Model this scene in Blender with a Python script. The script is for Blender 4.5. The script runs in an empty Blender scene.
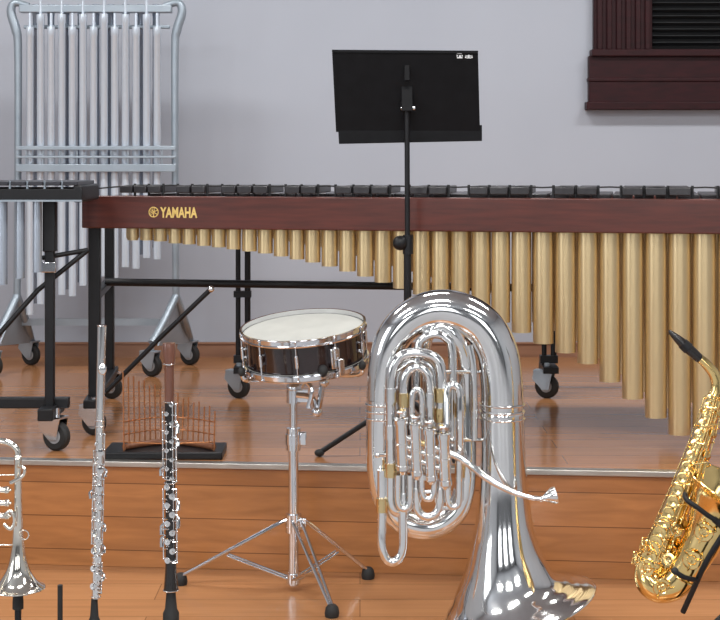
import bpy, bmesh, math, random
from mathutils import Vector, Matrix
random.seed(4)
F=1500.0; H=1.3; HY=154.0; ST=0.33
scene=bpy.context.scene
def P(px,py,Y,dy=0.0):
    Y=Y+dy
    return Vector(((px-360)/F*Y, Y, H-(py-HY)/F*Y))
# ---------------- materials
def mat(name,col,rough=.5,metal=0,col2=None,scale=8,coat=0,stretch=(1,1,1),bump=0,spec=.5):
    m=bpy.data.materials.new(name); m.use_nodes=True
    nt=m.node_tree; b=nt.nodes['Principled BSDF']
    tc=nt.nodes.new('ShaderNodeTexCoord'); mp=nt.nodes.new('ShaderNodeMapping')
    mp.inputs['Scale'].default_value=stretch
    no=nt.nodes.new('ShaderNodeTexNoise'); no.inputs['Scale'].default_value=scale; no.inputs['Detail'].default_value=4
    rp=nt.nodes.new('ShaderNodeValToRGB')
    c2=col2 or tuple(c*.88 for c in col)
    rp.color_ramp.elements[0].position=.3; rp.color_ramp.elements[1].position=.7
    rp.color_ramp.elements[0].color=(*c2,1); rp.color_ramp.elements[1].color=(*col,1)
    L=nt.links.new
    L(tc.outputs['Object'],mp.inputs['Vector']); L(mp.outputs[0],no.inputs['Vector']); L(no.outputs['Fac'],rp.inputs[0]); L(rp.outputs[0],b.inputs['Base Color'])
    b.inputs['Roughness'].default_value=rough; b.inputs['Metallic'].default_value=metal
    b.inputs['Coat Weight'].default_value=coat; b.inputs['Coat Roughness'].default_value=.1
    b.inputs['Specular IOR Level'].default_value=spec
    if bump:
        bu=nt.nodes.new('ShaderNodeBump'); bu.inputs['Strength'].default_value=bump; bu.inputs['Distance'].default_value=.002
        L(no.outputs['Fac'],bu.inputs['Height']); L(bu.outputs[0],b.inputs['Normal'])
    return m
def plankmat(name,c1,c2,rough,bw=1.3,bh=.13,vertical=False,mortar=.0015,mdark=.5,lo=.72,hi=1.25):
    m=bpy.data.materials.new(name); m.use_nodes=True
    nt=m.node_tree; b=nt.nodes['Principled BSDF']; L=nt.links.new
    tc=nt.nodes.new('ShaderNodeTexCoord'); mp=nt.nodes.new('ShaderNodeMapping')
    if vertical: mp.inputs['Rotation'].default_value=(math.pi/2,0,0); mp.inputs['Location'].default_value=(bw*.5,0,0)
    br=nt.nodes.new('ShaderNodeTexBrick'); br.inputs['Scale'].default_value=1
    br.inputs['Brick Width'].default_value=bw; br.inputs['Row Height'].default_value=bh
    br.inputs['Mortar Size'].default_value=mortar; br.inputs['Mortar Smooth'].default_value=.3
    if vertical: br.offset=0.0
    br.inputs['Color1'].default_value=(*c1,1); br.inputs['Color2'].default_value=(*c2,1)
    br.inputs['Mortar'].default_value=(*[c*mdark for c in c2],1)
    mp2=nt.nodes.new('ShaderNodeMapping'); mp2.inputs['Scale'].default_value=(1.2,16,16)
    no=nt.nodes.new('ShaderNodeTexNoise'); no.inputs['Scale'].default_value=2.2; no.inputs['Detail'].default_value=7; no.inputs['Distortion'].default_value=.6
    mr=nt.nodes.new('ShaderNodeMapRange'); mr.inputs['To Min'].default_value=lo; mr.inputs['To Max'].default_value=hi
    mx=nt.nodes.new('ShaderNodeMix'); mx.data_type='RGBA'; mx.blend_type='MULTIPLY'; mx.inputs['Factor'].default_value=1
    L(tc.outputs['Object'],mp.inputs['Vector']); L(mp.outputs[0],br.inputs['Vector'])
    L(tc.outputs['Object'],mp2.inputs['Vector']); L(mp2.outputs[0],no.inputs['Vector']); L(no.outputs['Fac'],mr.inputs['Value'])
    L(br.outputs['Color'],mx.inputs['A']); L(mr.outputs[0],mx.inputs['B']); L(mx.outputs['Result'],b.inputs['Base Color'])
    b.inputs['Roughness'].default_value=rough
    return m
SILVER=mat('silver_plate',(.89,.89,.88),.09,1,(.83,.83,.83),14)
CHROME=mat('chrome',(.80,.81,.83),.12,1,(.72,.73,.76),20)
TUBEC=mat('bright_tube_chrome',(.70,.77,.86),.12,.35,(.62,.69,.78),4,coat=1,stretch=(1,1,.1))
GOLD=mat('gold_lacquer',(.98,.74,.33),.14,1,(.92,.65,.25),16)
BRASS=mat('ferrule_brass',(.82,.64,.34),.2,1,(.76,.57,.28),16)
CHAMP=mat('champagne_resonator',(.72,.56,.32),.36,.85,(.71,.55,.315),2)
ALU=mat('brushed_aluminium',(.44,.49,.56),.25,.6,(.38,.43,.50),6,stretch=(1,1,.1))
GREYP=mat('grey_paint',(.34,.39,.44),.35,.4,(.28,.33,.38),10)
REDWOOD=mat('redwood_rail',(.115,.024,.015),.38,0,(.065,.015,.010),3,coat=.25,stretch=(1,10,25))
BARW=mat('dark_bar',(.030,.028,.032),.38,0,(.018,.016,.019),6,coat=.2,stretch=(8,1,8))
BLACK=mat('black_paint',(.010,.010,.012),.42,0,(.007,.007,.008),12,spec=.35)
SATIN=mat('satin_black_desk',(.0065,.0065,.008),.55,0,(.0045,.0045,.0055),30,spec=.18)
RUBBER=mat('black_rubber',(.018,.018,.018),.7,0,(.01,.01,.01),30,bump=.2)
SHELL=mat('drum_shell_lacquer',(.016,.006,.006),.12,0,(.008,.004,.004),3,coat=.6)
HEAD=mat('coated_drumhead',(.41,.41,.38),.65,0,(.36,.36,.335),12,bump=.1)
GREN=mat('grenadilla',(.012,.009,.008),.25,0,(.008,.006,.006),8,coat=.4,stretch=(6,6,1))
BARREL=mat('rosewood_barrel',(.17,.065,.040),.3,0,(.10,.038,.024),8,coat=.4,stretch=(6,6,1))
COPPER=mat('copper_rod_metal',(.62,.27,.12),.28,.85,(.46,.19,.08),12)
ROSEW=mat('chime_wood',(.24,.10,.05),.4,0,(.16,.06,.03),6,stretch=(2,10,10))
WALLM=mat('painted_wall',(.44,.465,.525),.75,0,(.37,.395,.455),.55,bump=.03)
WALLM2=mat('side_wall',(.36,.37,.39),.8,0,(.33,.34,.36),1.2)
WALLM3=mat('dim_wall',(.13,.135,.145),.8,0,(.11,.115,.125),1.2)  # unseen front wall, coloured dark so the silver reflects with contrast
CEILM=mat('ceiling_paint',(.50,.52,.55),.85,0,None,2)
HALLF=mat('hall_floor',(.27,.27,.28),.5,0,(.23,.23,.24),3)  # unseen floor, toned grey to keep bounce and metal reflections neutral
MAROON=mat('maroon_window_wood',(.032,.0045,.0065),.5,0,(.018,.003,.0045),4,spec=.25,stretch=(3,3,14))
DARKW=mat('dark_slat',(.010,.010,.011),.6,0,(.008,.008,.009),6,spec=.2)
BASEB=mat('wood_baseboard',(.36,.19,.12),.4,0,(.27,.14,.085),3,stretch=(1,8,8))
NOSE=mat('metal_nosing',(.62,.60,.56),.35,1,(.48,.46,.43),20,stretch=(.3,4,4))
LOGO=mat('gold_print',(.86,.62,.20),.4,.2,(.80,.56,.17),20)
WHITEP=mat('white_print',(.75,.75,.75),.6,0,None,20)
CORD=mat('cord',(.02,.02,.022),.7,0,None,40)
HUB=mat('grey_plastic',(.35,.36,.38),.5,0,None,20)
VBAR=mat('bar_grey',(.05,.05,.06),.35,.5,(.035,.035,.04),6)
BLINDG=mat('blind_grey',(.018,.020,.022),.55,spec=.25)
STAGEM=plankmat('stage_laminate',(.43,.200,.086),(.355,.158,.066),.17,mdark=.5)
FLOORM=plankmat('floor_laminate',(.43,.205,.090),(.36,.165,.070),.20,bw=1.2,bh=.16,mdark=.5)
RISERM=plankmat('riser_laminate',(.41,.172,.060),(.34,.136,.046),.26,bw=20.,bh=.105,vertical=True,lo=.55,hi=1.42,mdark=.4,mortar=.0016)
# ---------------- builder
WL={}
def link(o): scene.collection.objects.link(o)
def empty(name,loc,label,category,group=None):
    e=bpy.data.objects.new(name,None); e.empty_display_size=.05; e.location=loc; link(e)
    WL[e.name]=Vector(loc); e['label']=label; e['category']=category
    if group: e['group']=group
    return e
def crom(pts,n):
    if n<=1 or len(pts)<3: return pts
    out=[]; N=len(pts)
    for i in range(N-1):
        p0=pts[max(i-1,0)];p1=pts[i];p2=pts[i+1];p3=pts[min(i+2,N-1)]
        for k in range(n):
            t=k/n
            out.append(tuple(.5*((2*b)+(-a+c)*t+(2*a-5*b+4*c-d)*t*t+(-a+3*b-3*c+d)*t**3) for a,b,c,d in zip(p0,p1,p2,p3)))
    out.append(pts[-1]); return out
class B:
    def __init__(s): s.V=[];s.Fc=[]
    def add(s,V,Fc,M=None):
        o=len(s.V)
        s.V+= [ (M@Vector(v) if M else Vector(v)) for v in V]
        s.Fc+=[tuple(i+o for i in f) for f in Fc]
        return s
    def tube(s,pts,r,seg=14,n=6,caps=True):
        if not isinstance(r,(list,tuple)): r=[r]*len(pts)
        q=crom([(*p,rr) for p,rr in zip(pts,r)],n)
        C=[Vector(p[:3]) for p in q]; R=[max(p[3],.0003) for p in q]
        N=len(C); T=[]
        for i in range(N):
            t=C[min(i+1,N-1)]-C[max(i-1,0)]
            T.append(t.normalized() if t.length>1e-9 else (T[-1] if T else Vector((0,0,1))))
        u=T[0].orthogonal().normalized(); V=[];Fc=[]
        for i in range(N):
            u=(u-T[i]*u.dot(T[i])).normalized(); w=T[i].cross(u)
            for k in range(seg):
                a=2*math.pi*k/seg
                V.append(C[i]+(u*math.cos(a)+w*math.sin(a))*R[i])
        for i in range(N-1):
            for k in range(seg):
                k2=(k+1)%seg
                Fc.append((i*seg+k,i*seg+k2,(i+1)*seg+k2,(i+1)*seg+k))
        if caps:
            Fc.append(tuple(range(seg-1,-1,-1))); Fc.append(tuple((N-1)*seg+k for k in range(seg)))
        return s.add(V,Fc)
    def cyl(s,a,b,r,r2=None,seg=16): return s.tube([Vector(a),Vector(b)],[r,r if r2 is None else r2],seg,1)
    def box(s,c,sz,M=None):
        x,y,z=[v/2 for v in sz]; c=Vector(c)
        V=[Vector((i*x,j*y,k*z)) for i in(-1,1) for j in(-1,1) for k in(-1,1)]
        if M: V=[M@v for v in V]
        V=[v+c for v in V]
        return s.add(V,[(0,1,3,2),(4,6,7,5),(0,4,5,1),(2,3,7,6),(0,2,6,4),(1,5,7,3)])
    def hexa(s,pts):
        return s.add(pts,[(0,1,3,2),(4,6,7,5),(0,4,5,1),(2,3,7,6),(0,2,6,4),(1,5,7,3)])
    def prism(s,poly,d):
        n=len(poly); d=Vector(d)
        V=[Vector(p) for p in poly]+[Vector(p)+d for p in poly]
        Fc=[tuple(range(n-1,-1,-1)),tuple(range(n,2*n))]+[(i,(i+1)%n,n+(i+1)%n,n+i) for i in range(n)]
        return s.add(V,Fc)
    def beam(s,a,b,w,h,up=(0,0,1)):
        a=Vector(a);b=Vector(b);t=(b-a).normalized();up=Vector(up)
        sd=t.cross(up).normalized(); up=sd.cross(t)
        V=[p+sd*i*w/2+up*k*h/2 for p in(a,b) for i in(-1,1) for k in(-1,1)]
        return s.hexa(V)
    def ball(s,c,r,sc=(1,1,1),seg=14,rg=8):
        V=[];Fc=[];c=Vector(c)
        for i in range(rg+1):
            th=math.pi*i/rg
            for k in range(seg):
                a=2*math.pi*k/seg
                V.append(c+Vector((r*sc[0]*math.sin(th)*math.cos(a),r*sc[1]*math.sin(th)*math.sin(a),r*sc[2]*math.cos(th))))
        for i in range(rg):
            for k in range(seg):
                Fc.append((i*seg+k,i*seg+(k+1)%seg,(i+1)*seg+(k+1)%seg,(i+1)*seg+k))
        return s.add(V,Fc)
    def lathe(s,prof,c,axis=(0,0,1),seg=40,close=False):
        ax=Vector(axis).normalized(); u=ax.orthogonal().normalized(); w=ax.cross(u); c=Vector(c);V=[];Fc=[]
        for r,h in prof:
            for k in range(seg):
                a=2*math.pi*k/seg; V.append(c+ax*h+(u*math.cos(a)+w*math.sin(a))*max(r,.0002))
        n=len(prof)
        for i in range(n if close else n-1):
            j=(i+1)%n
            for k in range(seg): Fc.append((i*seg+k,i*seg+(k+1)%seg,j*seg+(k+1)%seg,j*seg+k))
        return s.add(V,Fc)
    def ring(s,c,axis,R,r,seg=40,rs=8):
        return s.lathe([(R+r*math.cos(2*math.pi*i/rs),r*math.sin(2*math.pi*i/rs)) for i in range(rs)],c,axis,seg,True)
    def xf(s,M): s.V=[M@v for v in s.V]; return s
    def done(s,name,m,parent=None,label=None,bevel=0,category=None,kind=None,group=None):
        me=bpy.data.meshes.new(name)
        lo=[min(v[i] for v in s.V) for i in range(3)]; hi=[max(v[i] for v in s.V) for i in range(3)]
        c=Vector([(a+b)/2 for a,b in zip(lo,hi)])
        if parent is None: c.z=lo[2]
        me.from_pydata([v-c for v in s.V],[],s.Fc)
        bm=bmesh.new(); bm.from_mesh(me); bmesh.ops.remove_doubles(bm,verts=bm.verts,dist=1e-5)
        bmesh.ops.recalc_face_normals(bm,faces=bm.faces)
        for f in bm.faces: f.smooth=True
        for e in bm.edges:
            if len(e.link_faces)==2 and e.calc_face_angle(0)>math.radians(38): e.smooth=False
        bm.to_mesh(me); bm.free()
        me.materials.append(m)
        o=bpy.data.objects.new(name,me); link(o)
        if parent is not None:
            o.parent=parent; o.location=c-WL[parent.name]
        else: o.location=c
        WL[o.name]=c
        if bevel:
            bv=o.modifiers.new('bevel','BEVEL'); bv.width=bevel; bv.segments=2; bv.limit_method='ANGLE'
        if label: o['label']=label
        if category: o['category']=category
        if kind: o['kind']=kind
        if group: o['group']=group
        return o
def caster(parent,x,y,zf,r=.032,ang=1.2,w=.024,fork=None):
    ax=Vector((math.cos(ang),math.sin(ang),0)); c=Vector((x,y,zf+r))
    k=B()
    k.lathe([(r*.45,-w/2),(r*.85,-w/2),(r,-w*.3),(r,w*.3),(r*.85,w/2),(r*.45,w/2)],c,ax,28)
    wh=k.done('caster_wheel',RUBBER,parent)
    B().cyl(c-ax*w*.55,c+ax*w*.55,r*.5,seg=18).done('wheel_hub',HUB,wh)
    f=B()
    d=Vector((-ax.y,ax.x,0))
    for s_ in(-1,1):
        p=c+ax*s_*(w*.75)
        f.prism([p+Vector((0,0,-r*.25))-d*r*.3,p+Vector((0,0,-r*.25))+d*r*.3,p+Vector((0,0,r*.6))+d*r*1.15,p+Vector((0,0,r*1.25))+d*r*1.0,p+Vector((0,0,r*1.25))-d*r*.6],ax*s_*.003)
    f.box(c+Vector((0,0,r*1.27))+d*r*.2,(w*1.8,r*1.7,.006),Matrix.Rotation(ang,3,'Z'))
    f.cyl(c+Vector((0,0,r*1.2)),c+Vector((0,0,r*1.9)),.010)
    f.done('caster_fork',fork or CHROME,parent)
    return zf+r*2.2
# ---------------- ROOM
XW=4.2; YB=-3.0; YW=7.17; ZC=3.5
B().box((0,(3.5+YW)/2,-.05),(2*XW,YW-3.5,.1)).done('floor',FLOORM,kind='structure')
B().box((0,(YB+3.5)/2,-.05),(2*XW,3.5-YB,.1)).done('floor',HALLF,kind='structure')
B().box((0,YW+.05,ZC/2),(2*XW+.2,.1,ZC)).done('wall_back',WALLM,kind='structure')
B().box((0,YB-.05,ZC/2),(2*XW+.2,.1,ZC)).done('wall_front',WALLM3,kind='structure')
B().box((-XW-.05,(YB+YW)/2,ZC/2),(.1,YW-YB,ZC)).done('wall_left',WALLM2,kind='structure')
B().box((XW+.05,(YB+YW)/2,ZC/2),(.1,YW-YB,ZC)).done('wall_right',WALLM2,kind='structure')
B().box((0,(YB+YW)/2,ZC+.05),(2*XW+.2,YW-YB+.2,.1)).done('ceiling',CEILM,kind='structure')
def YE(x): return 4.65-.09*x
# stage
e=empty('stage_platform',(0,YE(0),0),'low wooden stage platform with laminate deck and metal edge strip','stage'); e['kind']='structure'
def quadslab(x0,x1,f0,f1,z0,z1):
    pts=[]
    for x in(x0,x1):
        for f in(f0,f1):
            for z in(z0,z1): pts.append(Vector((x,f(x),z)))
    return B().hexa(pts)
quadslab(-XW,XW,lambda x:YE(x)+.03,lambda x:YW,.005,ST).done('deck',STAGEM,e)
quadslab(-XW,XW,lambda x:YE(x)+.006,lambda x:YE(x)+.03,.001,ST-.016).done('riser_panel',RISERM,e)
quadslab(-XW,XW,lambda x:YE(x)-.004,lambda x:YE(x)+.034,ST-.014,ST+.003).done('edge_strip',NOSE,e,'worn metal edge strip',bevel=.002)
k=B().box((0,YW-.008,ST+.032),(2*XW,.016,.064)).box((0,YW-.011,ST+.068),(2*XW,.022,.008)); k.done('baseboard_back',BASEB,kind='structure')
# window
YF=YW-.02
w=empty('window_1',P(655,110,YF),'dark maroon wooden window frame with closed black blinds','window'); w['kind']='structure'
def wbox(x0,y0,x1,y1,d0,d1):
    a=P(x0,y0,YF);b_=P(x1,y1,YF)
    return ((a.x+b_.x)/2,YF-(d0+d1)/2+.02,(a.z+b_.z)/2),(abs(b_.x-a.x),abs(d1-d0),abs(a.z-b_.z))
for xo in(0,307):
    k=B(); k.box(*wbox(593+xo,-190,651+xo,56,0,.05))
    for i in range(6): k.box(*wbox(596+xo+i*9.5,-190,601+xo+i*9.5,50,.05,.065))
    k.done('window_stile',MAROON,w,bevel=.003)
k=B(); k.box(*wbox(588,56,962,108,0,.06)).box(*wbox(590,50,960,57,0,.085)).box(*wbox(585,102,965,110,0,.075)).box(*wbox(587,78,963,82,0,.066))
k.done('window_apron',MAROON,w,bevel=.004)
k=B().box(*wbox(651,-190,900,50,0,.01)); k.done('window_pane',DARKW,w)
k=B()
for i in range(36):
    c,s_=wbox(652,44-i*6.6-1.2,899,44-i*6.6+1.2,.015,.045); k.box(c,(s_[0],.03,.004),Matrix.Rotation(math.radians(-28),3,'X'))
k.done('blind_slats',BLINDG,w)
k=B().box(*wbox(588,-225,962,-190,0,.06)); k.done('window_head',MAROON,w)
# ---------------- MARIMBA
a_=5.018; b_s=-.1894
def MX(px):
    kk=(px-360)/F; x=kk*a_/(1-kk*b_s); return x
def MY(x): return a_+b_s*x
dirv=Vector((1,b_s,0)).normalized(); nrm=Vector((-dirv.y,dirv.x,0))
ma=empty('marimba',(0.3,5.5,ST),'large concert marimba with red-brown rail and champagne-gold resonators','marimba')
xl=MX(83); xr=1.72
def RP(x,z,off=0): return Vector((x,MY(x),z))+nrm*off
k=B(); k.beam(RP(xl,1.1),RP(xr,1.1),.028,.112); k.done('front_rail',REDWOOD,ma,'red-brown wooden rail with gold maker lettering',bevel=.004)
YR=5.98
rl=Vector((-.98,YR,1.085)); rr=Vector((1.74,YR,1.085))
B().beam(rl,rr,.028,.10).done('back_rail',REDWOOD,ma,bevel=.004)
for A,Bq in ((RP(xl+.03,1.1,.015),rl+Vector((.03,-.015,0))),(RP(xr-.03,1.1,.015),rr+Vector((-.06,-.015,0)))):
    B().beam(A,Bq,.03,.10).done('end_rail',REDWOOD,ma,bevel=.004)
slots=[(127,238),(141,240),(155,241),(170,243),(184,244),(199,245.5),(214,247),(229,249),(245,251),(261,253),(277,256),(293,259),(309,262),(326,266),(344,271),(362,276),(380,282),(399,288),(419,294),(438,300),(458,306),(479,312),(499,322),(520,332),(542,343),(564.5,352),(587,363),(609.5,381),(632.5,398),(656,417),(680,434),(705,428),(731,405),(758,392)]
pat=[1,1,1,0,1,1,0]
n=len(slots)
def res(name,c,r,zb,seg):
    B().lathe([(r*.02,zb+.006),(r*.86,zb+.006),(r*.9,zb),(r,zb),(r,1.075),(r*.85,1.075),(r*.85,1.0)],(c.x,c.y,0),(0,0,1),seg).done(name,CHAMP,ma)
for i,(px,py) in enumerate(slots):
    x=MX(px); x2=MX(slots[i+1][0]) if i<n-1 else MX(px+27)
    x0=MX(slots[i-1][0]) if i>0 else MX(px-14)
    pitch=(x2-x0)/2; r=pitch*(.462+.018*i/n)
    c=RP(x,1.06,.055+r*.2); zb=H-(py-HY)*c.y/F
    res('resonator_tube',c,r,zb,26)
    c2=Vector((c.x+pitch*.5,0,0)); c2.y=MY(c2.x)+.42
    res('back_resonator_tube',c2,r,zb+.03,12)
for i,(px,py) in enumerate(slots):
    x=MX(px); x2=MX(slots[i+1][0]) if i<n-1 else MX(px+27)
    x0=MX(slots[i-1][0]) if i>0 else MX(px-14)
    pitch=(x2-x0)/2
    j=(n-1-i)
    L_=.20+.16*i/n
    if pat[(j+4)%7]:
        A=RP(x,1.179,-.014); C=A+nrm*L_
        B().beam(A,C,pitch*.90,.025).done('accidental_bar',BARW,ma,bevel=.003)
    A=RP(x+pitch*.5,1.150,L_+.03); C=A+nrm*(.26+.2*i/n); C.y=min(C.y,YR-.05)
    B().beam(A,C,pitch*.92,.020).done('natural_bar',BARW,ma,bevel=.003)
k=B()
for i,(px,py) in enumerate(slots[:-1]):
    xm=(MX(px)+MX(slots[i+1][0]))/2
    k.cyl(RP(xm,1.15,.01),RP(xm,1.198,.01),.0045,seg=8)
k.tube([RP(xl+.02,1.178,.01)]+[RP(MX(p),1.190+(.003 if q%2 else 0),.01) for q,(p,_) in enumerate(slots)],.0028,6,1)
k.done('suspension_cord',CORD,ma,'black cord on small posts')
# logo
tx=bpy.data.curves.new('logo','FONT'); tx.body='YAMAHA'; tx.size=.0450; tx.extrude=.0008; tx.offset=.0016; tx.space_character=1.03
to=bpy.data.objects.new('tmp',tx); link(to); bpy.context.view_layer.update()
dg=bpy.context.evaluated_depsgraph_get(); me=bpy.data.meshes.new_from_object(to.evaluated_get(dg)); bpy.data.objects.remove(to)
xs=[v.co.x for v in me.vertices]; wl=max(xs)-min(xs)
ys=[v.co.y for v in me.vertices]; hl_=max(ys)-min(ys)
X0=MX(161.5); X1=MX(198.5); tgt=(X1-X0)/dirv.x; sx=tgt/wl; sy=.0365/hl_
M=Matrix.Translation(RP(X0,1.3-63.2*5.17/1500,-.0148))@Matrix(((dirv.x,0,-nrm.x,0),(dirv.y,0,-nrm.y,0),(0,1,0,0),(0,0,0,1)))@Matrix.Diagonal((sx,sy,1,1))@Matrix.Translation((-min(xs),-min(ys),0))
k=B(); k.add([v.co for v in me.vertices],[tuple(p.vertices) for p in me.polygons],M)
k.done('rail_lettering',LOGO,ma,'bold gold lettering reading YAMAHA')
k=B(); ec=RP(MX(155),1.3-57.7*5.18/1500,-.0148); kk=-nrm
k.ring(ec,kk,.0165,.0019,28,6)
for a in range(3):
    an=math.radians(90+60*a); u=dirv*math.cos(an)+Vector((0,0,1))*math.sin(an)
    for s_ in (-1,1):
        v=dirv*math.cos(an+math.pi/2)+Vector((0,0,1))*math.sin(an+math.pi/2)
        k.beam(ec+v*.0026*s_,ec+v*.0026*s_+u*.0135,.0019,.0016,up=kk)
    k.beam(ec,ec-u*.0145,.0028,.0016,up=kk)
k.done('rail_emblem',LOGO,ma,'round gold emblem of three crossed tuning forks')
def endframe(fx,fy,bx,by):
    zt=1.05; zb=ST+.11
    k=B(); k.beam((fx,fy,zb),(fx,fy,zt),.042,.03,up=(0,1,0)); k.done('leg_post',BLACK,ma,bevel=.004)
    k=B(); k.beam((bx,by,zb),(bx,by,zt),.036,.03,up=(0,1,0)); k.done('leg_post',BLACK,ma,bevel=.004)
    k=B(); k.beam((fx,fy-.1,zb),(bx,by+.08,zb),.045,.03); k.beam((fx,fy,.80),(bx,by,.80),.03,.03); k.done('leg_beam',BLACK,ma,bevel=.004)
    caster(ma,fx+.01,fy-.07,ST,.045); caster(ma,bx,by+.05,ST,.045)
endframe(MX(92)+.0,MY(MX(92))+.055,-.985,5.90)
endframe(1.66,MY(1.66)+.06,1.68,5.90)
k=B(); k.tube([(-.95,5.60,.822),(1.66,5.50,.795)],.0145,12,1); k.done('cross_bar',BLACK,ma)
for px in(243,548):
    X_=(px-360)/F*6.02
    k=B(); k.cyl((X_-.018,6.0,ST+.12),(X_-.018,6.0,1.06),.010); k.cyl((X_+.02,6.0,ST+.14),(X_+.02,6.0,1.06),.012); k.box((X_,6.0,ST+.15),(.07,.04,.03)); k.box((X_,6.0,.74),(.07,.03,.025)); k.box((X_,6.0,ST+.115),(.06,.16,.025))
    k.done('support_leg',BLACK,ma)
    caster(ma,X_-.012,5.96,ST,.048,1.1,fork=GREYP)
B().tube([P(211,289,5.12),P(160,338,5.16),P(106,392,5.2)],.0085,10,1).done('brace_bar',BLACK,ma)
B().ball(P(211,289,5.12),.012).done('brace_tip',CHROME,ma)
# ---------------- LEFT KEYBOARD
vb=empty('vibraphone',(-1.4,4.95,ST),'black-framed vibraphone end with silver resonators on casters','vibraphone')
V0=-2.3; V1=-.892
B().box(((V0+V1)/2,4.83,1.168),(V1-V0,.03,.04)).done('front_rail',BLACK,vb,bevel=.003)
B().box(((V0+V1)/2,5.11,1.168),(V1-V0,.03,.04)).done('back_rail',BLACK,vb,bevel=.003)
k=B(); k.box((V1-.015,4.97,1.172),(.03,.31,.055)); k.done('end_block',BLACK,vb,bevel=.006)
for i in range(20):
    x=-.93-.056*i
    B().beam((x,4.815,1.205),(x,5.115,1.205),.047,.013).done('tone_bar',VBAR,vb,bevel=.002)
    if i>1: B().lathe([(.0005,.955-.02*i),(.015,.955-.02*i),(.015,1.15),(.013,1.15)],(x-.01,4.89,0),(0,0,1),16).done('resonator_tube',ALU,vb)
k=B()
for i in range(20): k.cyl((-.958-.056*i,4.825,1.18),(-.958-.056*i,4.825,1.214),.004,seg=8)
k.beam((V1,4.812,1.150),(V0,4.812,1.150),.004,.006)
k.done('bar_post',GREYP,vb,'grey metal bar posts and trim strip')
def px2x(px,Y): return (px-360)/F*Y
xp=px2x(50,4.93)
k=B(); k.beam((xp,4.93,ST+.12),(xp,4.93,1.15),.030,.028,up=(0,1,0)); k.beam((xp,4.93,.98),(xp,4.93,1.15),.042,.04,up=(0,1,0)); k.done('leg_post',BLACK,vb,bevel=.003)
k=B(); k.box((xp-.25,4.95,ST+.15),(.62,.035,.035)); k.box((xp,4.95,ST+.125),(.05,.20,.04)); k.done('leg_beam',BLACK,vb,bevel=.004)
B().box((xp,4.905,.93),(.05,.012,.035)).done('clamp_plate',CHROME,vb,bevel=.003)
k=B(); k.tube([P(88,250,5.0),P(38,290,4.96),P(-8,342,4.92)],.0085,10,1); k.cyl(P(42,258,4.96),P(88,250,5.0),.008); k.done('brace_bar',BLACK,vb)
caster(vb,px2x(56,4.90),4.91,ST,.048,1.15,.03)
caster(vb,-1.9,4.93,ST,.048,1.15,.03)
B().box((-1.9,4.93,.79),(.03,.03,.70)).box((-1.9,4.93,ST+.125),(.05,.2,.04)).done('leg_post',BLACK,vb)
# ---------------- TUBULAR BELLS
YC=6.70
ch=empty('tubular_bells',P(95,371,YC),'tall rack of silver tubular bells on a grey wheeled frame','chimes')
def C(px,py,dy=0): return P(px,py,YC,dy)
for s_,x0 in((1,176),(-1,17)):
    k=B(); q=s_
    top=[C(x0-q*12,6),C(x0+q*2,3),C(x0+q*6,12),C(x0+q*1,30),C(x0-q*1,50),C(x0-q*1,150),C(x0,300)]
    k.tube(top,[.014,.017,.020,.021,.018,.016,.016],12,6); k.done('side_post',GREYP,ch)
    xx=x0
    f=B(); f.tube([C(xx,296),C(xx-14,325,-.10),C(xx-24,343,-.16)],.018,10,5); f.tube([C(xx,296),C(xx+9,322,.08),C(xx+14,340,.20)],.018,10,5)
    f.prism([C(xx,300),C(xx-19,346,-.14),C(xx+12,343,.16)],(.006,.004,0)); f.done('foot_bracket',GREYP,ch,'light grey splayed foot')
    a1=C(xx-24,345,-.16); a2=C(xx+14,340,.20)
    caster(ch,a1.x,a1.y,ST,.048,1.1,.028,GREYP); caster(ch,a2.x,a2.y,ST,.048,1.1,.028,GREYP)
k=B(); k.beam(C(20,9),C(172,9),.05,.035); k.beam(C(24,27,.02),C(170,27,.02),.02,.016); k.done('top_rail',GREYP,ch,bevel=.004)
k=B(); k.beam(C(16,148,-.05),C(176,148,-.05),.012,.018); k.beam(C(16,157,-.05),C(176,157,-.05),.010,.010); k.beam(C(16,168,-.05),C(176,168,-.05),.016,.034); 
for i in range(9): k.beam(C(26+i*17,148,-.05),C(26+i*17,168,-.05),.006,.006,up=(0,1,0))
k.done('damper_rail',GREYP,ch,bevel=.002)
k=B(); k.beam(C(16,322,.07),C(176,322,.07),.02,.03); k.done('lower_rail',GREYP,ch)
for i in range(13):
    px=30+i*10.6; bot=314-4.6*i-(6 if i%2 else 0); r=.0168; up_=18 if i%2 else 0
    c=C(px,40-up_*.7,-.02)
    B().lathe([(.001,c.z+.12),(r*.4,c.z+.12),(r*.4,c.z+.06),(r*1.08,c.z+.058),(r*1.08,c.z+.02),(r,c.z+.018),(r,C(px,bot).z),(r*.8,C(px,bot).z)],(c.x,c.y,0),(0,0,1),20).done('bell_tube',TUBEC,ch)
for i in range(9):
    px=36+i*15; bot=304-7*i; c=C(px,20,.04); r=.0155
    B().lathe([(.001,c.z+.07),(r*1.08,c.z+.07),(r*1.08,c.z+.02),(r,c.z+.018),(r,C(px,bot).z),(r*.8,C(px,bot).z)],(c.x,c.y,0),(0,0,1),18).done('back_bell_tube',ALU,ch)
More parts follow.
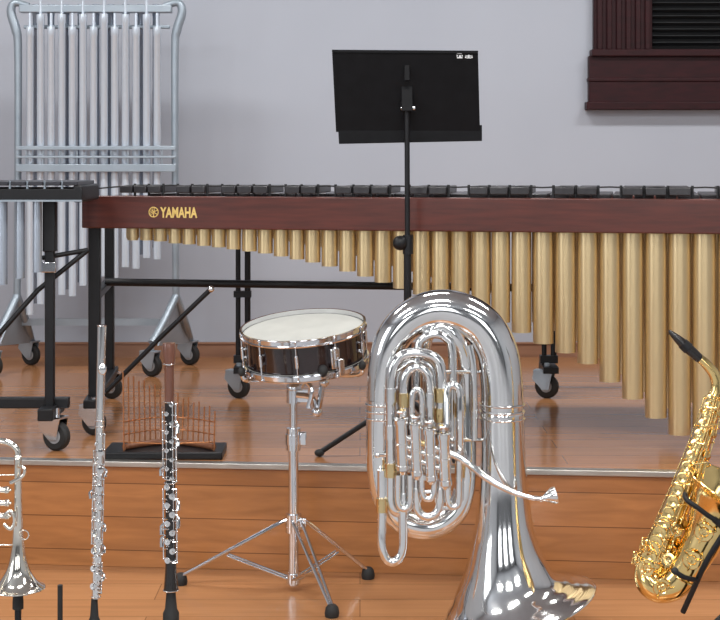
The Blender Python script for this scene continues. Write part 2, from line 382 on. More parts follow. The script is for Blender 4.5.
# ---------------- MUSIC STAND
YM=4.86; ms=empty('music_stand',P(407,454,YM),'black orchestral music stand seen from behind','music stand')
def S(px,py,dy=0): return P(px,py,YM,dy)
k=B(); n0=[S(332,50,-.085),S(478,51,-.085),S(480,132,.0),S(336,132,.0)]
k.prism(n0,(0,.004,.001)); k.beam(S(332,51,-.085),S(478,52,-.085),.008,.008)
k.done('desk',SATIN,ms,'black metal desk panel')
k=B(); k.hexa([S(339,144,.0),S(338,127,-.002),S(339,144,.06),S(338,127,.06),S(482,141,.0),S(482,125,-.002),S(482,141,.06),S(482,125,.06)]); k.done('desk_shelf',SATIN,ms,bevel=.002)
k=B(); k.box(S(407,92,-.050),(.036,.006,.13),Matrix.Rotation(math.radians(-16),3,'X')); k.box(S(407,72,-.072),(.018,.008,.06),Matrix.Rotation(math.radians(-16),3,'X')); k.box(S(407,106,-.035),(.042,.024,.028)); k.done('desk_bracket',SATIN,ms,bevel=.002)
B().cyl(S(401,108,-.05),S(415,108,-.05),.008).done('tilt_knob',CHROME,ms)
B().cyl(S(407,108,-.035),S(407.5,245,-.02),.0085).done('inner_pole',BLACK,ms)
B().cyl(S(407.5,240,-.02),S(408,440,-.0),.0125).done('outer_pole',BLACK,ms)
k=B(); k.ball(S(400,243,-.03),.024,(1,.9,1)); k.cyl(S(408,235,-.02),S(408,254,-.02),.017); k.done('height_knob',BLACK,ms)
for an in(190,68,312):
    a=math.radians(an); d=Vector((math.cos(a),math.sin(a),0)); b0=S(408,440)
    R=.29 if an!=312 else .22
    ft=Vector((b0.x,YM,ST+.012))+d*R
    k=B(); k.tube([Vector((b0.x,YM,ST+.17))+d*.01,Vector((b0.x,YM,ST+.145))+d*.07,ft],.0085,10,4); k.done('leg',BLACK,ms)
    B().ball(ft,.0125,(1.3,1.3,.95)).done('rubber_foot',RUBBER,ms)
B().cyl(Vector((b0.x,YM,ST+.10)),Vector((b0.x,YM,ST+.19)),.017).done('leg_hub',BLACK,ms)
k=B()
def sq(px0,py0,px1,py1):
    t=((py0+py1)/2-50)/82; dy=-.085+t*.085-.0015
    a=S(px0,py0,dy); b2=S(px1,py1,dy); k.box((a+b2)/2,(abs(b2.x-a.x),.001,abs(a.z-b2.z)))
for q in[(457,53,462,54),(459,54.5,461,58),(457,57,462.5,58.3),(456.6,55,457.8,56.5),(461.6,55,462.8,56.5),(468,53,469.5,58.3),(465,54,466.3,58),(471.3,54,472.6,58),(465,55.5,472.6,56.5),(466.5,57.4,471,58.4)]: sq(*q)
k.done('printed_mark',WHITEP,ms,'tiny white printed marks')
# ---------------- SNARE DRUM
sd=P(303,327,4.47)
R4=Matrix.Rotation(math.radians(4.5),4,'Y').inverted()@Matrix.Rotation(math.radians(8),4,'X'); MD=Matrix.Translation(sd)@R4
DH=.108
dr=empty('snare_drum',(MD@Vector((0,0,-DH-.01))),'black lacquered snare drum with chrome hoops and white head','drum')
B().lathe([(.174,-.012),(.178,-.012),(.178,-DH+.012),(.174,-DH+.012)],(0,0,0),seg=56,close=True).xf(MD).done('drum_shell',SHELL,dr)
B().lathe([(.001,-.004),(.168,-.004),(.181,-.006),(.182,-.014)],(0,0,0),seg=56).xf(MD).done('batter_head',HEAD,dr)
B().lathe([(.001,-DH+.004),(.168,-DH+.004),(.181,-DH+.006),(.182,-DH+.014)],(0,0,0),seg=56).xf(MD).done('resonant_head',HEAD,dr)
for nm,z0,sg in(('top_hoop',0,1),('bottom_hoop',-DH,-1)):
    pr=[(.183,z0-.013*sg),(.190,z0-.013*sg),(.191,z0-.009*sg),(.1855,z0-.007*sg),(.1855,z0+.005*sg),(.189,z0+.007*sg),(.1885,z0+.009*sg),(.183,z0+.0085*sg)]
    B().lathe(pr,(0,0,0),seg=64,close=True).xf(MD).done(nm,CHROME,dr)
for i in range(10):
    a=2*math.pi*(i+.35)/10; d=Vector((math.cos(a),math.sin(a),0)); 
    k=B(); k.cyl(d*.1875+Vector((0,0,.004)),d*.1875+Vector((0,0,-DH-.004)),.0024,seg=8)
    k.ball(d*.1875+Vector((0,0,.004)),.0050,seg=8,rg=6); k.ball(d*.1875+Vector((0,0,-DH-.005)),.0050,seg=8,rg=6)
    k.cyl(d*.187+Vector((0,0,-.038)),d*.187+Vector((0,0,-.072)),.0060,seg=12)
    for z in(-.042,-.067): k.cyl(d*.176+Vector((0,0,z)),d*.188+Vector((0,0,z)),.0055,seg=10)
    k.xf(MD).done('lug',CHROME,dr)
a=math.radians(-62); d=Vector((math.cos(a),math.sin(a),0))
k=B(); k.box(d*.190+Vector((0,0,-.055)),(.024,.028,.060),Matrix.Rotation(a,3,'Z')); k.cyl(d*.20+Vector((0,0,-.02)),d*.20+Vector((0,0,-.06)),.006); k.box(d*.206+Vector((.012,0,-.08)),(.010,.018,.05),Matrix.Rotation(a,3,'Z')); k.xf(MD).done('snare_strainer',CHROME,dr,bevel=.003)
k=B(); 
for i in range(14): k.cyl((-.15,-.02+.003*i,-DH+.0015),(.15,-.02+.003*i,-DH+.0015),.0009,seg=5)
k.xf(MD).done('snare_wires',CHROME,dr)
# stand
sb=Vector((px2x(293.5,4.47),4.47,0))
ss=empty('snare_stand',sb,'chrome tripod drum stand with rubber feet','drum stand')
def Z(py,Y=4.47): return H-(py-HY)*Y/F
def SP(z): return sb+Vector((0,0,z))
B().cyl(SP(Z(520)),SP(Z(396)),.0115).done('upper_tube',CHROME,ss)
k=B(); k.cyl(SP(Z(585)),SP(Z(440)),.0150); k.cyl(SP(Z(450)),SP(Z(428)),.021); k.cyl(SP(Z(444)),SP(Z(434)),.024); k.done('lower_tube',CHROME,ss)
B().box(SP(Z(438))+Vector((.029,-.01,0)),(.02,.012,.04)).done('wing_nut',CHROME,ss,bevel=.003)
B().box(SP(Z(523))+Vector((.029,-.01,0)),(.02,.012,.035)).done('wing_nut',CHROME,ss,bevel=.003)
B().cyl(SP(Z(532)),SP(Z(514)),.024).done('leg_collar',CHROME,ss)
hub2=SP(Z(578)); B().cyl(hub2-Vector((0,0,.014)),hub2+Vector((0,0,.014)),.021).done('brace_collar',CHROME,ss)
for fx,fy in((px2x(181,4.54),4.53),(px2x(368,4.60),4.595),(px2x(332,4.22),4.215)):
    ft=Vector((fx,fy,.016)); top=SP(Z(521)); d=(ft-top); dh=Vector((d.x,d.y,0)).normalized(); sdv=Vector((-dh.y,dh.x,0))
    k=B()
    for s_ in(-1,1): k.tube([top+dh*.018+sdv*.011*s_,top+dh*.05+sdv*.013*s_+Vector((0,0,-.012)),ft+Vector((0,0,.008))+sdv*.004*s_],[.0048]*3,8,4)
    k.done('leg',CHROME,ss)
    mid=top.lerp(ft,.58)
    k=B()
    for s_ in(-1,1): k.cyl(hub2+dh*.017+sdv*.010*s_,mid+sdv*.009*s_,.0038,seg=8)
    k.done('leg_brace',CHROME,ss)
    B().lathe([(.002,-.016),(.019,-.016),(.021,-.006),(.018,.010),(.011,.018),(.002,.018)],ft,(0,0,1),18).done('rubber_foot',RUBBER,ss)
zb_=DH+.026
bh=SP(Z(394)); dc=MD@Vector((0,0,-zb_))
k=B(); k.cyl(bh-Vector((0,0,.026)),bh+Vector((0,0,.012)),.021); k.ball(bh+Vector((.0,0,.018)),.021); k.cyl(bh+Vector((.01,-.0,.015)),dc-(R4.to_3x3()@Vector((0,0,1)))*.004,.014); k.box(bh+Vector((.028,-.01,-.004)),(.03,.02,.034)); k.done('basket_hub',CHROME,ss)
for an in(205,325,85):
    a=math.radians(an); pts=[(.0,-zb_),(.10,-zb_-.002),(.165,-zb_+.002),(.200,-zb_+.012),(.205,-zb_+.036)]
    k=B(); k.tube([MD@Vector((math.cos(a)*r,math.sin(a)*r,z)) for r,z in pts],.0068,8,4); k.done('basket_arm',CHROME,ss)
    B().ball(MD@Vector((math.cos(a)*.205,math.sin(a)*.205,-zb_+.036)),.011,(1,1,1.3)).done('grip_pad',RUBBER,ss)
k=B(); p0=bh+Vector((.01,-.02,0)); k.tube([p0,P(312,398,4.44),P(318,410,4.43),P(322,386,4.43)],.0085,8,4); k.ball(P(317,412,4.43),.016); k.ball(P(324,382,4.43),.016); k.tube([P(305,380,4.43),P(312,390,4.42),P(308,408,4.42)],.007,8,4); k.done('tilt_adjuster',CHROME,ss)
B().ball(P(323,371,4.31),.014,(1,1,1.3)).done('adjuster_knob',RUBBER,ss)
# ---------------- TUBA
YT=4.07; sT=F/YT
tb=empty('tuba',P(505,632,YT),'large silver-plated tuba standing upside down on its bell','tuba')
def T(px,py,dy=0): return P(px,py,YT,dy)
def R(p): return p/sT
def tt(name,pts,rs,m=SILVER,parent=tb,seg=20,n=8,label=None):
    k=B(); k.tube([T(*p) for p in pts],[R(r) for r in rs] if isinstance(rs,(list,tuple)) else R(rs),seg,n); return k.done(name,m,parent,label)
bellc=[(502,410),(503,450),(503.5,490),(504,525),(505,555),(507,577),(508.5,589),(510.5,598),(512.5,605),(514.5,611)]
bellr=[21.5,22,24,28.5,36,45.5,54,64,74,84]
k=B(); k.tube([T(*p) for p in bellc],[R(r) for r in bellr],56,6,caps=False); bell=k.done('bell',SILVER,tb)
sm=bell.modifiers.new('thick','SOLIDIFY'); sm.thickness=.0015
ax=(T(514.5,611)-T(512.5,605)).normalized()
B().ring(T(514.5,611),ax,R(84),.0035,64,8).done('bell_rim',SILVER,bell)
tt('bottom_bow',[(502,412),(501,380),(496,350),(482,326),(458,312),(432,310),(408,321),(391,342),(384,370),(381.5,400)],[21.5,21.5,21.3,21,20.5,19.5,18.5,17.3,16,15],seg=36,label='large curved silver bow')
tt('outer_branch',[(381.5,400),(380.5,440),(381,475),(388,503),(405,522),(430,527),(452,516),(463,495),(466,460),(466,400,.01),(464,360,.0),(456,338,-.02),(443,326,-.02),(429,333,-.02),(424,352,-.01),(423,400,.01)],[15,14.3,13.5,13,12.5,12,11.5,11,10.5,9.5,8.5,8,7.5,7,6.5,6],seg=24)
for c,ay,r in((T(502,411),(0,0,1),22.6),(T(502,404),(0,0,1),22.6),(T(502,418),(0,0,1),22.8),(T(381.2,404),(0,0,1),15.8),(T(381,411),(0,0,1),15.6),(T(381,418),(0,0,1),15.4)):
    B().ring(c,ay,R(r)-.001,.0028,40,8).done('ferrule_ring',SILVER,tb)
D=-.058
def slide(name,pts,r=5.0,m=SILVER): return tt(name,pts,r,m,seg=16,n=6)
slide('tuning_slide',[(391,500,D),(391,440,D),(391,380,D),(396,362,D),(406,354,D),(420,353,D),(434,357,D),(441,370,D),(441,410,D),(441,428,D)],5.2)
slide('valve_slide',[(404,425,D-.012),(404,385,D-.012),(408,372,D-.012),(417,367,D-.012),(426,372,D-.012),(430,385,D-.012),(430,425,D-.012)],4.2)
slide('valve_slide',[(412,425,D-.024),(412,398,D-.024),(415,390,D-.024),(419,390,D-.024),(422,398,D-.024),(422,425,D-.024)],3.1)
slide('valve_slide',[(382,470,D+.005),(382,520,D+.005),(382,545,D),(386,558,D),(393,562,D),(400,557,D),(403,545,D),(403,520,D),(403,465,D+.005)],4.6)
slide('valve_slide',[(416,470,D),(416,500,D),(419,512,D),(428,517,D),(437,512,D),(440,500,D),(440,480,D)],4.2)
slide('valve_slide',[(422,475,D-.022),(422,490,D-.022),(425,498,D-.022),(431,498,D-.022),(434,490,D-.022),(434,475,D-.022)],3.1)
slide('valve_slide',[(398,475,D-.022),(398,500,D-.022),(401,508,D-.022),(407,508,D-.022),(410,500,D-.022),(410,475,D-.022)],3.3)
slide('valve_slide',[(460,500,D+.02),(460,430,D-.02),(460,395,D-.02),(456,386,D-.02),(450,386,D-.02),(447,395,D-.02),(447,425,D-.03)],4.0)
slide('valve_slide',[(448,475,D-.022),(448,498,D-.022),(451,506,D-.022),(456,506,D-.022),(459,498,D-.022),(459,450,D-.022)],3.3)
slide('valve_slide',[(452,455,D+.02),(452,400,D+.02),(452,350,D+.02),(446,338,D+.02),(436,334,D+.02),(424,338,D+.02),(418,350,D+.02),(416,400,D+.01)],4.4)
slide('connecting_tube',[(397,470,D+.02),(397,420,D+.02),(397,385,D+.02),(402,366,D+.02),(418,361,D+.02),(431,367,D+.02),(435,385,D+.02),(435,430,D+.02)],3.8)
slide('connecting_tube',[(391,500,D),(394,510,D),(401,512,D+.01),(410,505,D+.02)],5)
slide('connecting_tube',[(474,440,-.02),(474,400,-.02),(473,365,-.02),(469,345,-.02)],3.6)
for px,py,r in((391,470,6.4),(391,395,6.4),(441,395,6.4),(403,500,5.8),(382,505,5.8),(404,400,5.2),(430,400,5.2),(416,495,5.4),(440,495,5.4),(460,470,5.2),(460,410,5.2),(391,432,6.4),(441,415,6.4)):
    dd=D if px!=460 else D-.012
    if py==400: dd=D-.012
    B().cyl(T(px,py-7,dd),T(px,py+7,dd),R(r),seg=18).done('slide_ferrule',BRASS if (px in(404,382,441,460) or py in(470,)) else SILVER,tb)
va=Vector((-.04,-.14,.99)).normalized()
VD=D-.036
def vc(i): return T(402+14.2*i,444+5.0*i,VD)
for i in range(4):
    c=vc(i)
    hl=R(27); r=R(5.9)
    k=B(); k.lathe([(.001,-hl),(r*.9,-hl),(r*1.16,-hl+.004),(r*1.16,-hl+.016),(r,-hl+.017),(r,-.004),(r*1.1,-.003),(r*1.1,.003),(r,.004),(r,hl-.017),(r*1.16,hl-.016),(r*1.16,hl-.003),(r*.9,hl),(r*.5,hl+.002),(.001,hl+.002)],c,va,26)
    v=k.done('valve',SILVER,tb)
    k=B(); k.cyl(c+va*hl,c+va*(hl+.014),R(1.7)); k.lathe([(.001,0),(R(4.8),0),(R(5.2),.003),(R(4.8),.006),(.001,.0065)],c+va*(hl+.014),va,20); k.done('finger_button',SILVER,v)
    B().lathe([(.001,-.012),(R(3),-.010),(R(4.6),0),(R(4.6),.002)],c-va*hl,va,18).done('bottom_cap',SILVER,v)
for i in range(3):
    for s_ in(-.030,-.004,.022): B().cyl(vc(i)+va*s_,vc(i+1)+va*s_,R(3.0)).done('valve_knuckle',BRASS if s_==.022 and i==1 else SILVER,tb)
for pts in([(391,385,D),(382,385,-.01)],[(441,385,D),(462,385,.0)],[(441,372,D),(484,372,.0)],[(452,440,D+.01),(484,440,0)],[(382,500,D+.005),(403,500,D)],[(416,492,D),(440,492,D)],[(391,375,D),(420,355,-.03),(425,325,0)],[(440,508,D),(462,508,0)],[(391,455,D),(378,455,-.03)]):
    k=B(); k.tube([T(*p) for p in pts],R(1.9),10,1)
    for p in(pts[0],pts[-1]): k.ball(T(*p),R(3.8),(1,1,1),10,6)
    k.done('brace_rod',SILVER,tb)
tt('lead_pipe',[(446,452,VD),(458,457,VD),(470,465,-.10),(488,479,-.12),(510,491,-.13),(528,497,-.13),(541,499,-.13)],[3.8,3.6,3.4,3.2,2.9,2.6,2.4],seg=14)
k=B(); mc=T(541,499,-.13); md=(T(556,495,-.13)-mc).normalized()
k.lathe([(.003,-.010),(.0075,-.004),(.007,.006),(.014,.018),(.0215,.030),(.0228,.039),(.0218,.043),(.0195,.043),(.014,.033),(.003,.024)],mc,md,28); k.done('mouthpiece',SILVER,tb)
# ---------------- ALTO SAXOPHONE
YS=3.75; sS=F/YS
sx_=empty('saxophone',P(660,596,YS),'gold-lacquered alto saxophone resting on a black stand','saxophone')
def X(px,py,dy=0): return P(px,py,YS,dy)
def rs(r): return r/sS
body=[(716,392),(710,415),(700,445),(688,478),(675,512),(663,540),(654,560)]; br=[7,8.2,9.8,11.2,12.6,13.6,14.4]
k=B(); k.tube([X(*p) for p in body],[rs(r) for r in br],28,6); k.done('body_tube',GOLD,sx_)
k=B(); k.tube([X(654,560),X(649,572),X(651,582,-.01),X(660,587,-.02),X(672,584,-.03),X(683,573,-.035)],[rs(14.4),rs(14.8),rs(15.2),rs(15.6),rs(16),rs(16.4)],28,6); k.done('bow',GOLD,sx_)
bp=[(682,574,-.035),(694,556,-.045),(706,534,-.055),(716,512,-.062),(723,496,-.07),(728,486,-.076)]; bq=[16.4,17.5,20,25,32,41]
k=B(); k.tube([X(*p) for p in bp],[rs(q) for q in bq],40,6,caps=False)
sb_=k.done('bell',GOLD,sx_); q=sb_.modifiers.new('thick','SOLIDIFY'); q.thickness=.0012
axb=(X(*bp[-1])-X(*bp[-2])).normalized(); B().ring(X(*bp[-1]),axb,rs(41),.0025,48,8).done('bell_rim',GOLD,sb_)
k=B(); k.tube([X(716,394),X(717,384),X(714,374),X(706,364),X(697,356)],[rs(6.5),rs(6),rs(5.6),rs(5),rs(4.2)],18,6); k.done('neck',GOLD,sx_)
k=B(); k.tube([X(700,359),X(690,350),X(680,341),X(669,331)],[rs(4.6),rs(5.2),rs(4.6),rs(1.8)],18,4); k.done('mouthpiece',GREN,sx_)
axm=(X(669,331)-X(700,359)).normalized(); B().lathe([(rs(5.4),-.008),(rs(6.0),-.008),(rs(5.6),.012),(rs(5.2),.012)],X(686,346.5),axm,18,True).done('ligature',BLACK,sx_)
for p,r in(((716,396),8.0),((655,559),15.2),((682,574,-.035),17.2),((710,416),8.9)):
    dirq=Vector((-.35,0,-1)) if len(p)==2 else Vector((.5,-.2,.8))
    B().ring(X(*p),dirq,rs(r)-.001,.0022,28,6).done('body_ring',GOLD,sx_)
def bpt(t):
    f=t*(len(body)-1); i=min(int(f),len(body)-2); u=f-i
    return body[i][0]*(1-u)+body[i+1][0]*u, body[i][1]*(1-u)+body[i+1][1]*u, br[i]*(1-u)+br[i+1]*u
for i in range(17):
    t=.04+i*.057; x,y,r=bpt(t)
    for side in((0,) if i%2 else (0,1)):
        nd=Vector((-.60 if side==0 else .70,-.80 if side==0 else -.65,.1)).normalized()
        c=X(x,y)+nd*(rs(r)+.004); rr=rs(3.4+4.6*t)
        k=B(); k.lathe([(.001,0),(rr,0),(rr*1.05,.0015),(rr,.0035),(rr*.5,.0042),(rr*.35,.003),(.001,.0032)],c,nd,20); k.done('key_cup',GOLD,sx_)
for nd in(Vector((-.25,-.95,.1)),Vector((.0,-1,0)),Vector((.35,-.93,0)),Vector((-.97,-.2,.1)),Vector((.85,-.5,.1))):
    k=B(); nd=nd.normalized(); pts=[]
    for t in(.03,.3,.55,.8,.97):
        x,y,r=bpt(t); pts.append(X(x,y)+nd*(rs(r)+.008))
    k.tube(pts,.0016,8,3)
    for t in [.05+.09*j for j in range(11)]:
        x,y,r=bpt(t); k.cyl(X(x,y)+nd*(rs(r)-.001),X(x,y)+nd*(rs(r)+.009),.0016,seg=6)
        k.ball(X(x,y)+nd*(rs(r)+.009),.0025,seg=8,rg=6)
    k.done('key_rod',GOLD,sx_)
for i in range(8):
    x,y,r=bpt(.14+i*.1); p=X(x,y); sg=1 if i%2 else -1; k=B()
    k.tube([p+Vector((sg*(rs(r)+.003),-.014,0)),p+Vector((sg*(rs(r)+.011),-.025,.006)),p+Vector((sg*(rs(r)+.004),-.034,.016)),p+Vector((-sg*.004,-rs(r)-.012,.012))],.0018,8,4)
    k.ball(p+Vector((-sg*.004,-rs(r)-.012,.012)),.005,(1,.4,1),8,6); k.done('key_lever',GOLD,sx_)
for i,(px,py,dy,rr,nd) in enumerate([(646,548,-.02,8,(-.8,-.6,.1)),(647,568,-.035,8.5,(-.6,-.8,0)),(668,560,-.04,7.5,(-.2,-1,.2)),(676,530,-.05,6.5,(.1,-1,.1)),(662,587,-.062,9,(0,-1,-.2)),(692,560,-.095,9,(-.2,-1,0)),(704,532,-.11,9,(-.2,-1,0)),(638,560,-.005,6.5,(-.95,-.3,0))]):
    nd=Vector(nd).normalized(); c=X(px,py,dy); rr=rs(rr)
    B().lathe([(.001,0),(rr,0),(rr*1.04,.002),(rr*.95,.0045),(rr*.4,.0055),(.001,.004)],c,nd,24).done('key_cup',GOLD,sx_)
    k=B(); u=nd.orthogonal().normalized(); w_=nd.cross(u)
    for q in range(3):
        an=q*2.1+.4; d=u*math.cos(an)+w_*math.sin(an)
        k.tube([c+d*rr*1.25-nd*.006,c+d*rr*1.2+nd*.010,c+d*rr*.3+nd*.012],.0016,6,3)
    k.tube([c+nd*.012+(u*math.cos(s2*.628)+w_*math.sin(s2*.628))*rr*.5 for s2 in range(11)],.0015,6,2)
    k.done('key_guard',GOLD,sx_)
# stand
st=empty('saxophone_stand',P(742,681,YS),'black folding saxophone stand','instrument stand')
fb=px2x(742,3.72); pb=Vector((fb,3.74,0))
def blk(name,pts,r,m=BLACK,n=4,par=st):
    k=B(); k.tube([Vector(p) for p in pts],r,10,n); return k.done(name,m,par)
blk('pole',[pb+Vector((0,0,.16)),X(738,600,-.02),X(730,540,-.13),X(714,519,-.15)],.008)
blk('upper_yoke',[X(685,494,-.11),X(687,500,-.14),X(698,508,-.15),X(712,518,-.15),X(726,524,-.15),X(738,520,-.15)],.0062)
blk('cradle_arm',[X(683,612,-.06),X(693,590,-.09),X(706,562,-.13),X(722,536,-.15)],.0068)
blk('support_arm',[X(676,572,-.13),X(684,577,-.13),X(696,580,-.11)],.0062)
B().ball(X(675,571,-.13),.009,(1,1,1)).done('rubber_pad',RUBBER,st)
for an in(200,320,80):
    a=math.radians(an); d=Vector((math.cos(a),math.sin(a),0))
    blk('leg',[pb+Vector((0,0,.18)),pb+d*.08+Vector((0,0,.13)),pb+d*.21+Vector((0,0,.012))],.009)
    B().ball(pb+d*.21+Vector((0,0,.012)),.012).done('rubber_foot',RUBBER,st)
# ---------------- woodwinds
def peg_stand(x,y,ztop,lab,r=.008,cup=.014,extra=None):
    s_=empty('instrument_stand',(x,y,0),lab,'instrument stand')
    k=B(); k.lathe([(.001,ztop-.13),(r,ztop-.13),(cup,ztop-.085),(cup,ztop-.055),(cup*.75,ztop-.045),(cup*.55,ztop),(.001,ztop)],(x,y,0),(0,0,1),18); k.done('peg',RUBBER,s_)
    B().cyl((x,y,.03),(x,y,ztop-.12),.008).done('pole',BLACK,s_)
    for q in range(3):
        a=math.radians(30+120*q+7*q); d=Vector((math.cos(a),math.sin(a),0))
        k=B(); k.tube([Vector((x,y,.05)),Vector((x,y,.035))+d*.05,Vector((x,y,.008))+d*.12],.007,8,4); k.done('leg',BLACK,s_)
    if extra:
        ex,ez=extra
        k=B(); k.tube([(x,y,.09),(x+ex*.6,y,.09),(x+ex,y,.10),(x+ex,y,.14)],.006,8,4); k.cyl((x+ex,y,.13),(x+ex,y,ez),.0065); k.done('side_peg',RUBBER,s_)
    return s_
YFu=3.72; fl=empty('flute',P(96,600,YFu),'silver concert flute standing upright on a peg','flute')
def U(px,py,dy=0): return P(px,py,YFu,dy)
u1=U(102,325);u0=U(96,598); R_f=.0112
B().tube([u1,u1.lerp(u0,.36)],R_f*.95,20,1).done('head_joint',SILVER,fl)
B().tube([u1.lerp(u0,.35),u1.lerp(u0,.86)],R_f,20,1).done('body_joint',SILVER,fl)
B().tube([u1.lerp(u0,.85),u0],R_f*1.02,20,1).done('foot_joint',SILVER,fl)
ua=(u0-u1).normalized()
for t in(.002,.35,.37,.85,.87,.995): B().ring(u1.lerp(u0,t),ua,R_f,.0014,24,6).done('joint_ring',SILVER,fl)
k=B(); c=u1.lerp(u0,.16)+Vector((.005,-.009,0)); k.ball(c,.012,(.9,.45,1.25)); k.done('lip_plate',SILVER,fl)
for i in range(18):
    t=.40+i*.0325; nd=Vector((.35*(-1)**i,-1,.0)).normalized(); c=u1.lerp(u0,t)+nd*(R_f+.0025)
    rr=.0084 if i not in(0,1) else .0045
    B().lathe([(.001,0),(rr,0),(rr*1.08,.0015),(rr,.003),(rr*.45,.0034),(rr*.4,.0022),(.001,.0022)],c,nd,18).done('key_cup',SILVER,fl)
for sx2,t0,t1 in((.0135,.40,.84),(-.013,.46,.80),(.0135,.87,.98)):
    k=B(); a1=u1.lerp(u0,t0)+Vector((sx2,-.004,0)); a2=u1.lerp(u0,t1)+Vector((sx2,-.004,0)); k.cyl(a1,a2,.0018,seg=8)
    for j in range(9): 
        p=a1.lerp(a2,j/8); k.cyl(p,p-Vector((sx2*.6,-.004,0)),.0014,seg=6); k.ball(p,.0028,seg=8,rg=6); k.tube([p,p+Vector((-sx2*.6,-.009,0))],.0014,6,1)
    k.done('key_rod',SILVER,fl)
for t,s2 in((.52,1),(.60,-1),(.72,1),(.80,1),(.9,1)):
    p=u1.lerp(u0,t); B().tube([p+Vector((.011*s2,-.006,0)),p+Vector((.020*s2,-.008,-.008)),p+Vector((.018*s2,-.010,-.022))],[.002,.003,.004],8,3).done('key_lever',SILVER,fl)
peg_stand(u0.x-.004,YFu,u0.z+.0,'black peg stand holding the flute',extra=(-.085,P(60,585,YFu).z))
# clarinet
YK=3.70; cl=empty('clarinet',P(170,604,YK),'black wooden clarinet with silver keys and reddish barrel','clarinet')
def K(px,py,dy=0): return P(px,py,YK,dy)
c1=K(169,343);c0=K(171,590); ca=(c0-c1).normalized(); Lc=(c0-c1).length
B().lathe([(.006,0),(.0155,0),(.0165,.004),(.0155,.030),(.0145,.048),(.0120,.056),(.0118,.145),(.001,.145)],c1,ca,28).done('barrel',BARREL,cl,'reddish-brown rosewood barrel')
B().lathe([(.001,.144),(.0118,.144),(.0122,.30),(.0128,.45),(.0132,.54),(.0145,.565),(.0165,.59),(.0185,Lc),(.016,Lc),(.001,.59)],c1,ca,28).done('body_joint',GREN,cl)
for h,r in((.145,.0130),(.335,.0136),(.345,.0136),(.535,.0146),(Lc,.0186),(.052,.0145)): B().ring(c1+ca*h,ca,r,.0016,28,6).done('joint_ring',SILVER,cl)
for i in range(18):
    h=.15+i*.0225; s2=(-1)**i; r=.0126
    nd=Vector((.40*s2,-1,0)).normalized(); c=c1+ca*h+nd*(r+.002); rr=.0058 if i<9 else .0078
    B().lathe([(.001,0),(rr,0),(rr*1.06,.0015),(rr,.003),(.001,.0035)],c,nd,16).done('key_cup',SILVER,cl)
for sx2,h0,h1 in((.0165,.15,.34),(-.016,.17,.33),(.0165,.36,.54),(-.0165,.36,.53),(.008,.15,.54),(-.007,.2,.5)):
    k=B(); a1=c1+ca*h0+Vector((sx2,-.008,0)); a2=c1+ca*h1+Vector((sx2,-.008,0)); k.cyl(a1,a2,.0018,seg=8)
    for j in range(8):
        p=a1.lerp(a2,j/7); k.cyl(p,p-Vector((sx2*.5,-.008,0)),.0014,seg=6); k.ball(p,.0029,seg=8,rg=6); k.tube([p,p+Vector((-sx2*.6,-.008,.002))],.0016,6,1)
    k.done('key_rod',SILVER,cl)
for h,s2,l in((.19,1,.03),(.23,1,.022),(.30,-1,.025),(.38,1,.03),(.42,1,.034),(.44,-1,.03),(.47,-1,.03)):
    p=c1+ca*h; B().tube([p+Vector((.012*s2,-.010,0)),p+Vector((.022*s2,-.010,-.010)),p+Vector((.021*s2,-.012,-l))],[.0018,.003,.0045],8,3).done('key_lever',SILVER,cl)
peg_stand(c0.x,YK,c0.z-.001,'black peg stand under the clarinet',cup=.020)
# ---------------- TRUMPET
YP=3.55; sP=F/YP; tr=empty('trumpet',P(18,590,YP),'silver trumpet standing bell-down on a peg stand','trumpet')
TS=mat('warm_silver',(.88,.84,.76),.1,1,(.80,.76,.68),14)
def Q(px,py,dy=0): return P(px,py,YP,dy)
k=B(); k.tube([Q(18,455),Q(18,500),Q(18,535),Q(18,555),Q(18,570),Q(18,580),Q(18,585),Q(18,588)],[r/sP for r in(3.2,3.8,5.2,7.4,11.5,17.2,22,26.5)],40,6,caps=False)
tbell=k.done('bell',TS,tr); q=tbell.modifiers.new('thick','SOLIDIFY'); q.thickness=.001
B().ring(Q(18,588),(0,0,1),26.5/sP,.0016,44,6).done('bell_rim',TS,tbell)
k=B(); k.tube([Q(18,458),Q(17,450),Q(11,444),Q(0,441),Q(-12,444),Q(-18,450),Q(-19,460),Q(-19,500)],3.2/sP,16,6); k.done('bell_bow',TS,tr)
k=B(); k.tube([Q(-36,395,-.01),Q(-36,450,-.01),Q(-36,560,-.01),Q(-32,572,-.01),Q(-22,572,-.01),Q(-19,560,-.01),Q(-19,520,-.01)],2.8/sP,14,6); k.done('lead_pipe',TS,tr)
k=B(); k.lathe([(.005,0),(.006,.02),(.011,.055),(.0135,.062),(.0135,.07),(.010,.07),(.003,.055)],Q(-36,397,-.01),(0,0,1),20); k.done('mouthpiece',TS,tr)
for i in range(3):
    y=490+i*13
    k=B(); k.lathe([(.001,-.050),(.0075,-.050),(.0085,-.046),(.0085,-.042),(.0072,-.041),(.0072,.033),(.0085,.034),(.0085,.040),(.0075,.043),(.003,.044),(.003,.048),(.001,.048)],Q(-9,y,-.018),(1,0,0),20); v=k.done('valve',TS,tr)
    k=B(); k.cyl(Q(-9,y,-.018)+Vector((-.075,0,0)),Q(-9,y,-.018)+Vector((-.05,0,0)),.003); k.cyl(Q(-9,y,-.018)+Vector((-.079,0,0)),Q(-9,y,-.018)+Vector((-.075,0,0)),.008); k.done('finger_button',TS,v)
B().tube([Q(4,516,-.03),Q(10,511,-.035),Q(14,516,-.035),Q(14,524,-.035),Q(10,529,-.035),Q(4,524,-.03)],1.9/sP,12,5).done('valve_slide',TS,tr)
B().tube([Q(10,483,-.03),Q(20,478,-.03),Q(24,474,-.03),Q(24,468,-.03),Q(18,466,-.015)],1.8/sP,12,5).done('valve_slide',TS,tr)
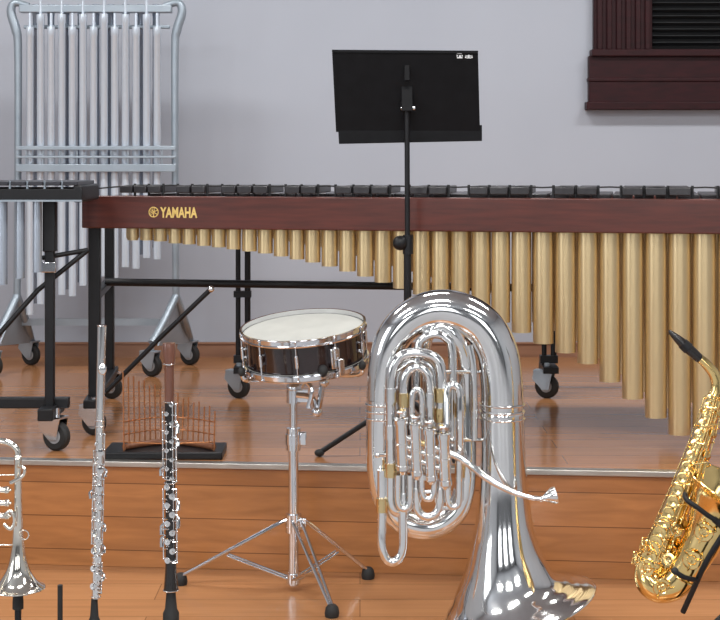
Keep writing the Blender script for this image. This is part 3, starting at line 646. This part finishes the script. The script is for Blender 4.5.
B().ring(Q(24,535,-.012),(0,1,0),.011,.0017,24,6).done('finger_ring',TS,tr)
B().cyl(Q(18,475),Q(-19,475),.0018).done('brace_rod',TS,tr)
B().cyl(Q(18,545),Q(-19,545),.0018).done('brace_rod',TS,tr)
tp=empty('instrument_stand',(Q(18,600).x,YP,0),'black peg stand holding the trumpet','instrument stand')
zt=Q(18,560).z
B().lathe([(.001,zt),(.006,zt-.01),(.010,zt-.05),(.013,zt-.10),(.013,zt-.115),(.001,zt-.12)],(Q(18,600).x,YP,0),(0,0,1),20).done('peg',RUBBER,tp)
B().cyl((Q(18,600).x,YP,.03),(Q(18,600).x,YP,zt-.11),.008).done('pole',BLACK,tp)
for q2 in range(3):
    a=math.radians(90+120*q2); d=Vector((math.cos(a),math.sin(a),0)); x=Q(18,600).x
    k=B(); k.tube([Vector((x,YP,.06)),Vector((x,YP,.04))+d*.05,Vector((x,YP,.008))+d*.13],.007,8,4); k.done('leg',BLACK,tp)
# ---------------- COPPER ROD CHIME
rc=empty('rod_chime',(px2x(165,4.83),4.83,ST),'curved row of upright copper rods on a black base','percussion')
xa=px2x(106,4.82); xb=px2x(224,4.82)
B().box(((xa+xb)/2,4.84,ST+.012),(xb-xa,.17,.024)).done('base_board',BLACK,rc,bevel=.004)
NR=18
def arc(i): 
    f=i/(NR-1); return 124+f*90, 4.79+.09*math.sin(math.pi*f)
for i in range(NR):
    px,Yq=arc(i); top=372+i*2.1+(3 if i%2 else 0)
    a1=P(px,444,Yq); a1.z=ST+.02; b1=P(px+(-1 if i<9 else 1),top,Yq)
    B().cyl(a1,b1,.0024,seg=8).done('copper_rod',COPPER,rc)
def arcv(i,z,o=0): px,Yq=arc(i); return Vector((P(px,444,Yq).x,Yq+o,z))
k=B(); k.tube([arcv(i,ST+.034) for i in range(NR)],.010,10,2); k.done('wooden_body',ROSEW,rc,'curved brown wooden holder')
for z in(ST+.075,ST+.115):
    k=B(); k.tube([arcv(i,z,-.004) for i in range(NR)]+[],.0022,6,2); k.done('curved_rail',COPPER,rc)
B().tube([arcv(0,ST+.05),arcv(0,ST+.05)+Vector((.13,-.02,.0)),arcv(NR-1,ST+.05)],.0022,6,6).done('curved_rail',COPPER,rc)
# ---------------- LIGHTS
def area(loc,size,sy,power,rot=(0,0,0),col=(1,1,1),name='ceiling_light'):
    l=bpy.data.lights.new('area','AREA'); l.shape='RECTANGLE'; l.size=size; l.size_y=sy; l.energy=power; l.color=col
    o=bpy.data.objects.new(name,l); o.location=loc; o.rotation_euler=rot; link(o)
for x in(-2.2,0,2.2):
    for y in(-.5,2.4,5.2):
        area((x,y,ZC-.03),1.1,.35,50 if y<5 else 46,col=(1,.99,.97))
area((-4.1,1.6,1.9),2.2,1.6,55,(0,math.radians(-90),0),(.92,.96,1),'fill_light')  # added cool fill lamp by the left wall; no window there
for x in(-2.4,0,2.4): area((x,-2.95,1.9),1.2,1.8,26,(math.radians(90),0,0),(.94,.97,1),'fill_light')  # added lamps behind the camera, giving the silver bright reflections; no windows modelled
wd=bpy.data.worlds.new('world'); scene.world=wd; wd.use_nodes=True; wd.node_tree.nodes['Background'].inputs[0].default_value=(.5,.5,.5,1); wd.node_tree.nodes['Background'].inputs[1].default_value=.3
scene.view_settings.view_transform='Standard'
# ---------------- CAMERA
cd=bpy.data.cameras.new('cam'); cam=bpy.data.objects.new('camera',cd); link(cam)
cam.location=(0,0,H); cam.rotation_euler=(math.pi/2,0,0); cd.sensor_width=36; cd.lens=F/720*36; cd.shift_y=-(310-HY)/720; cd.clip_start=.05
scene.camera=cam
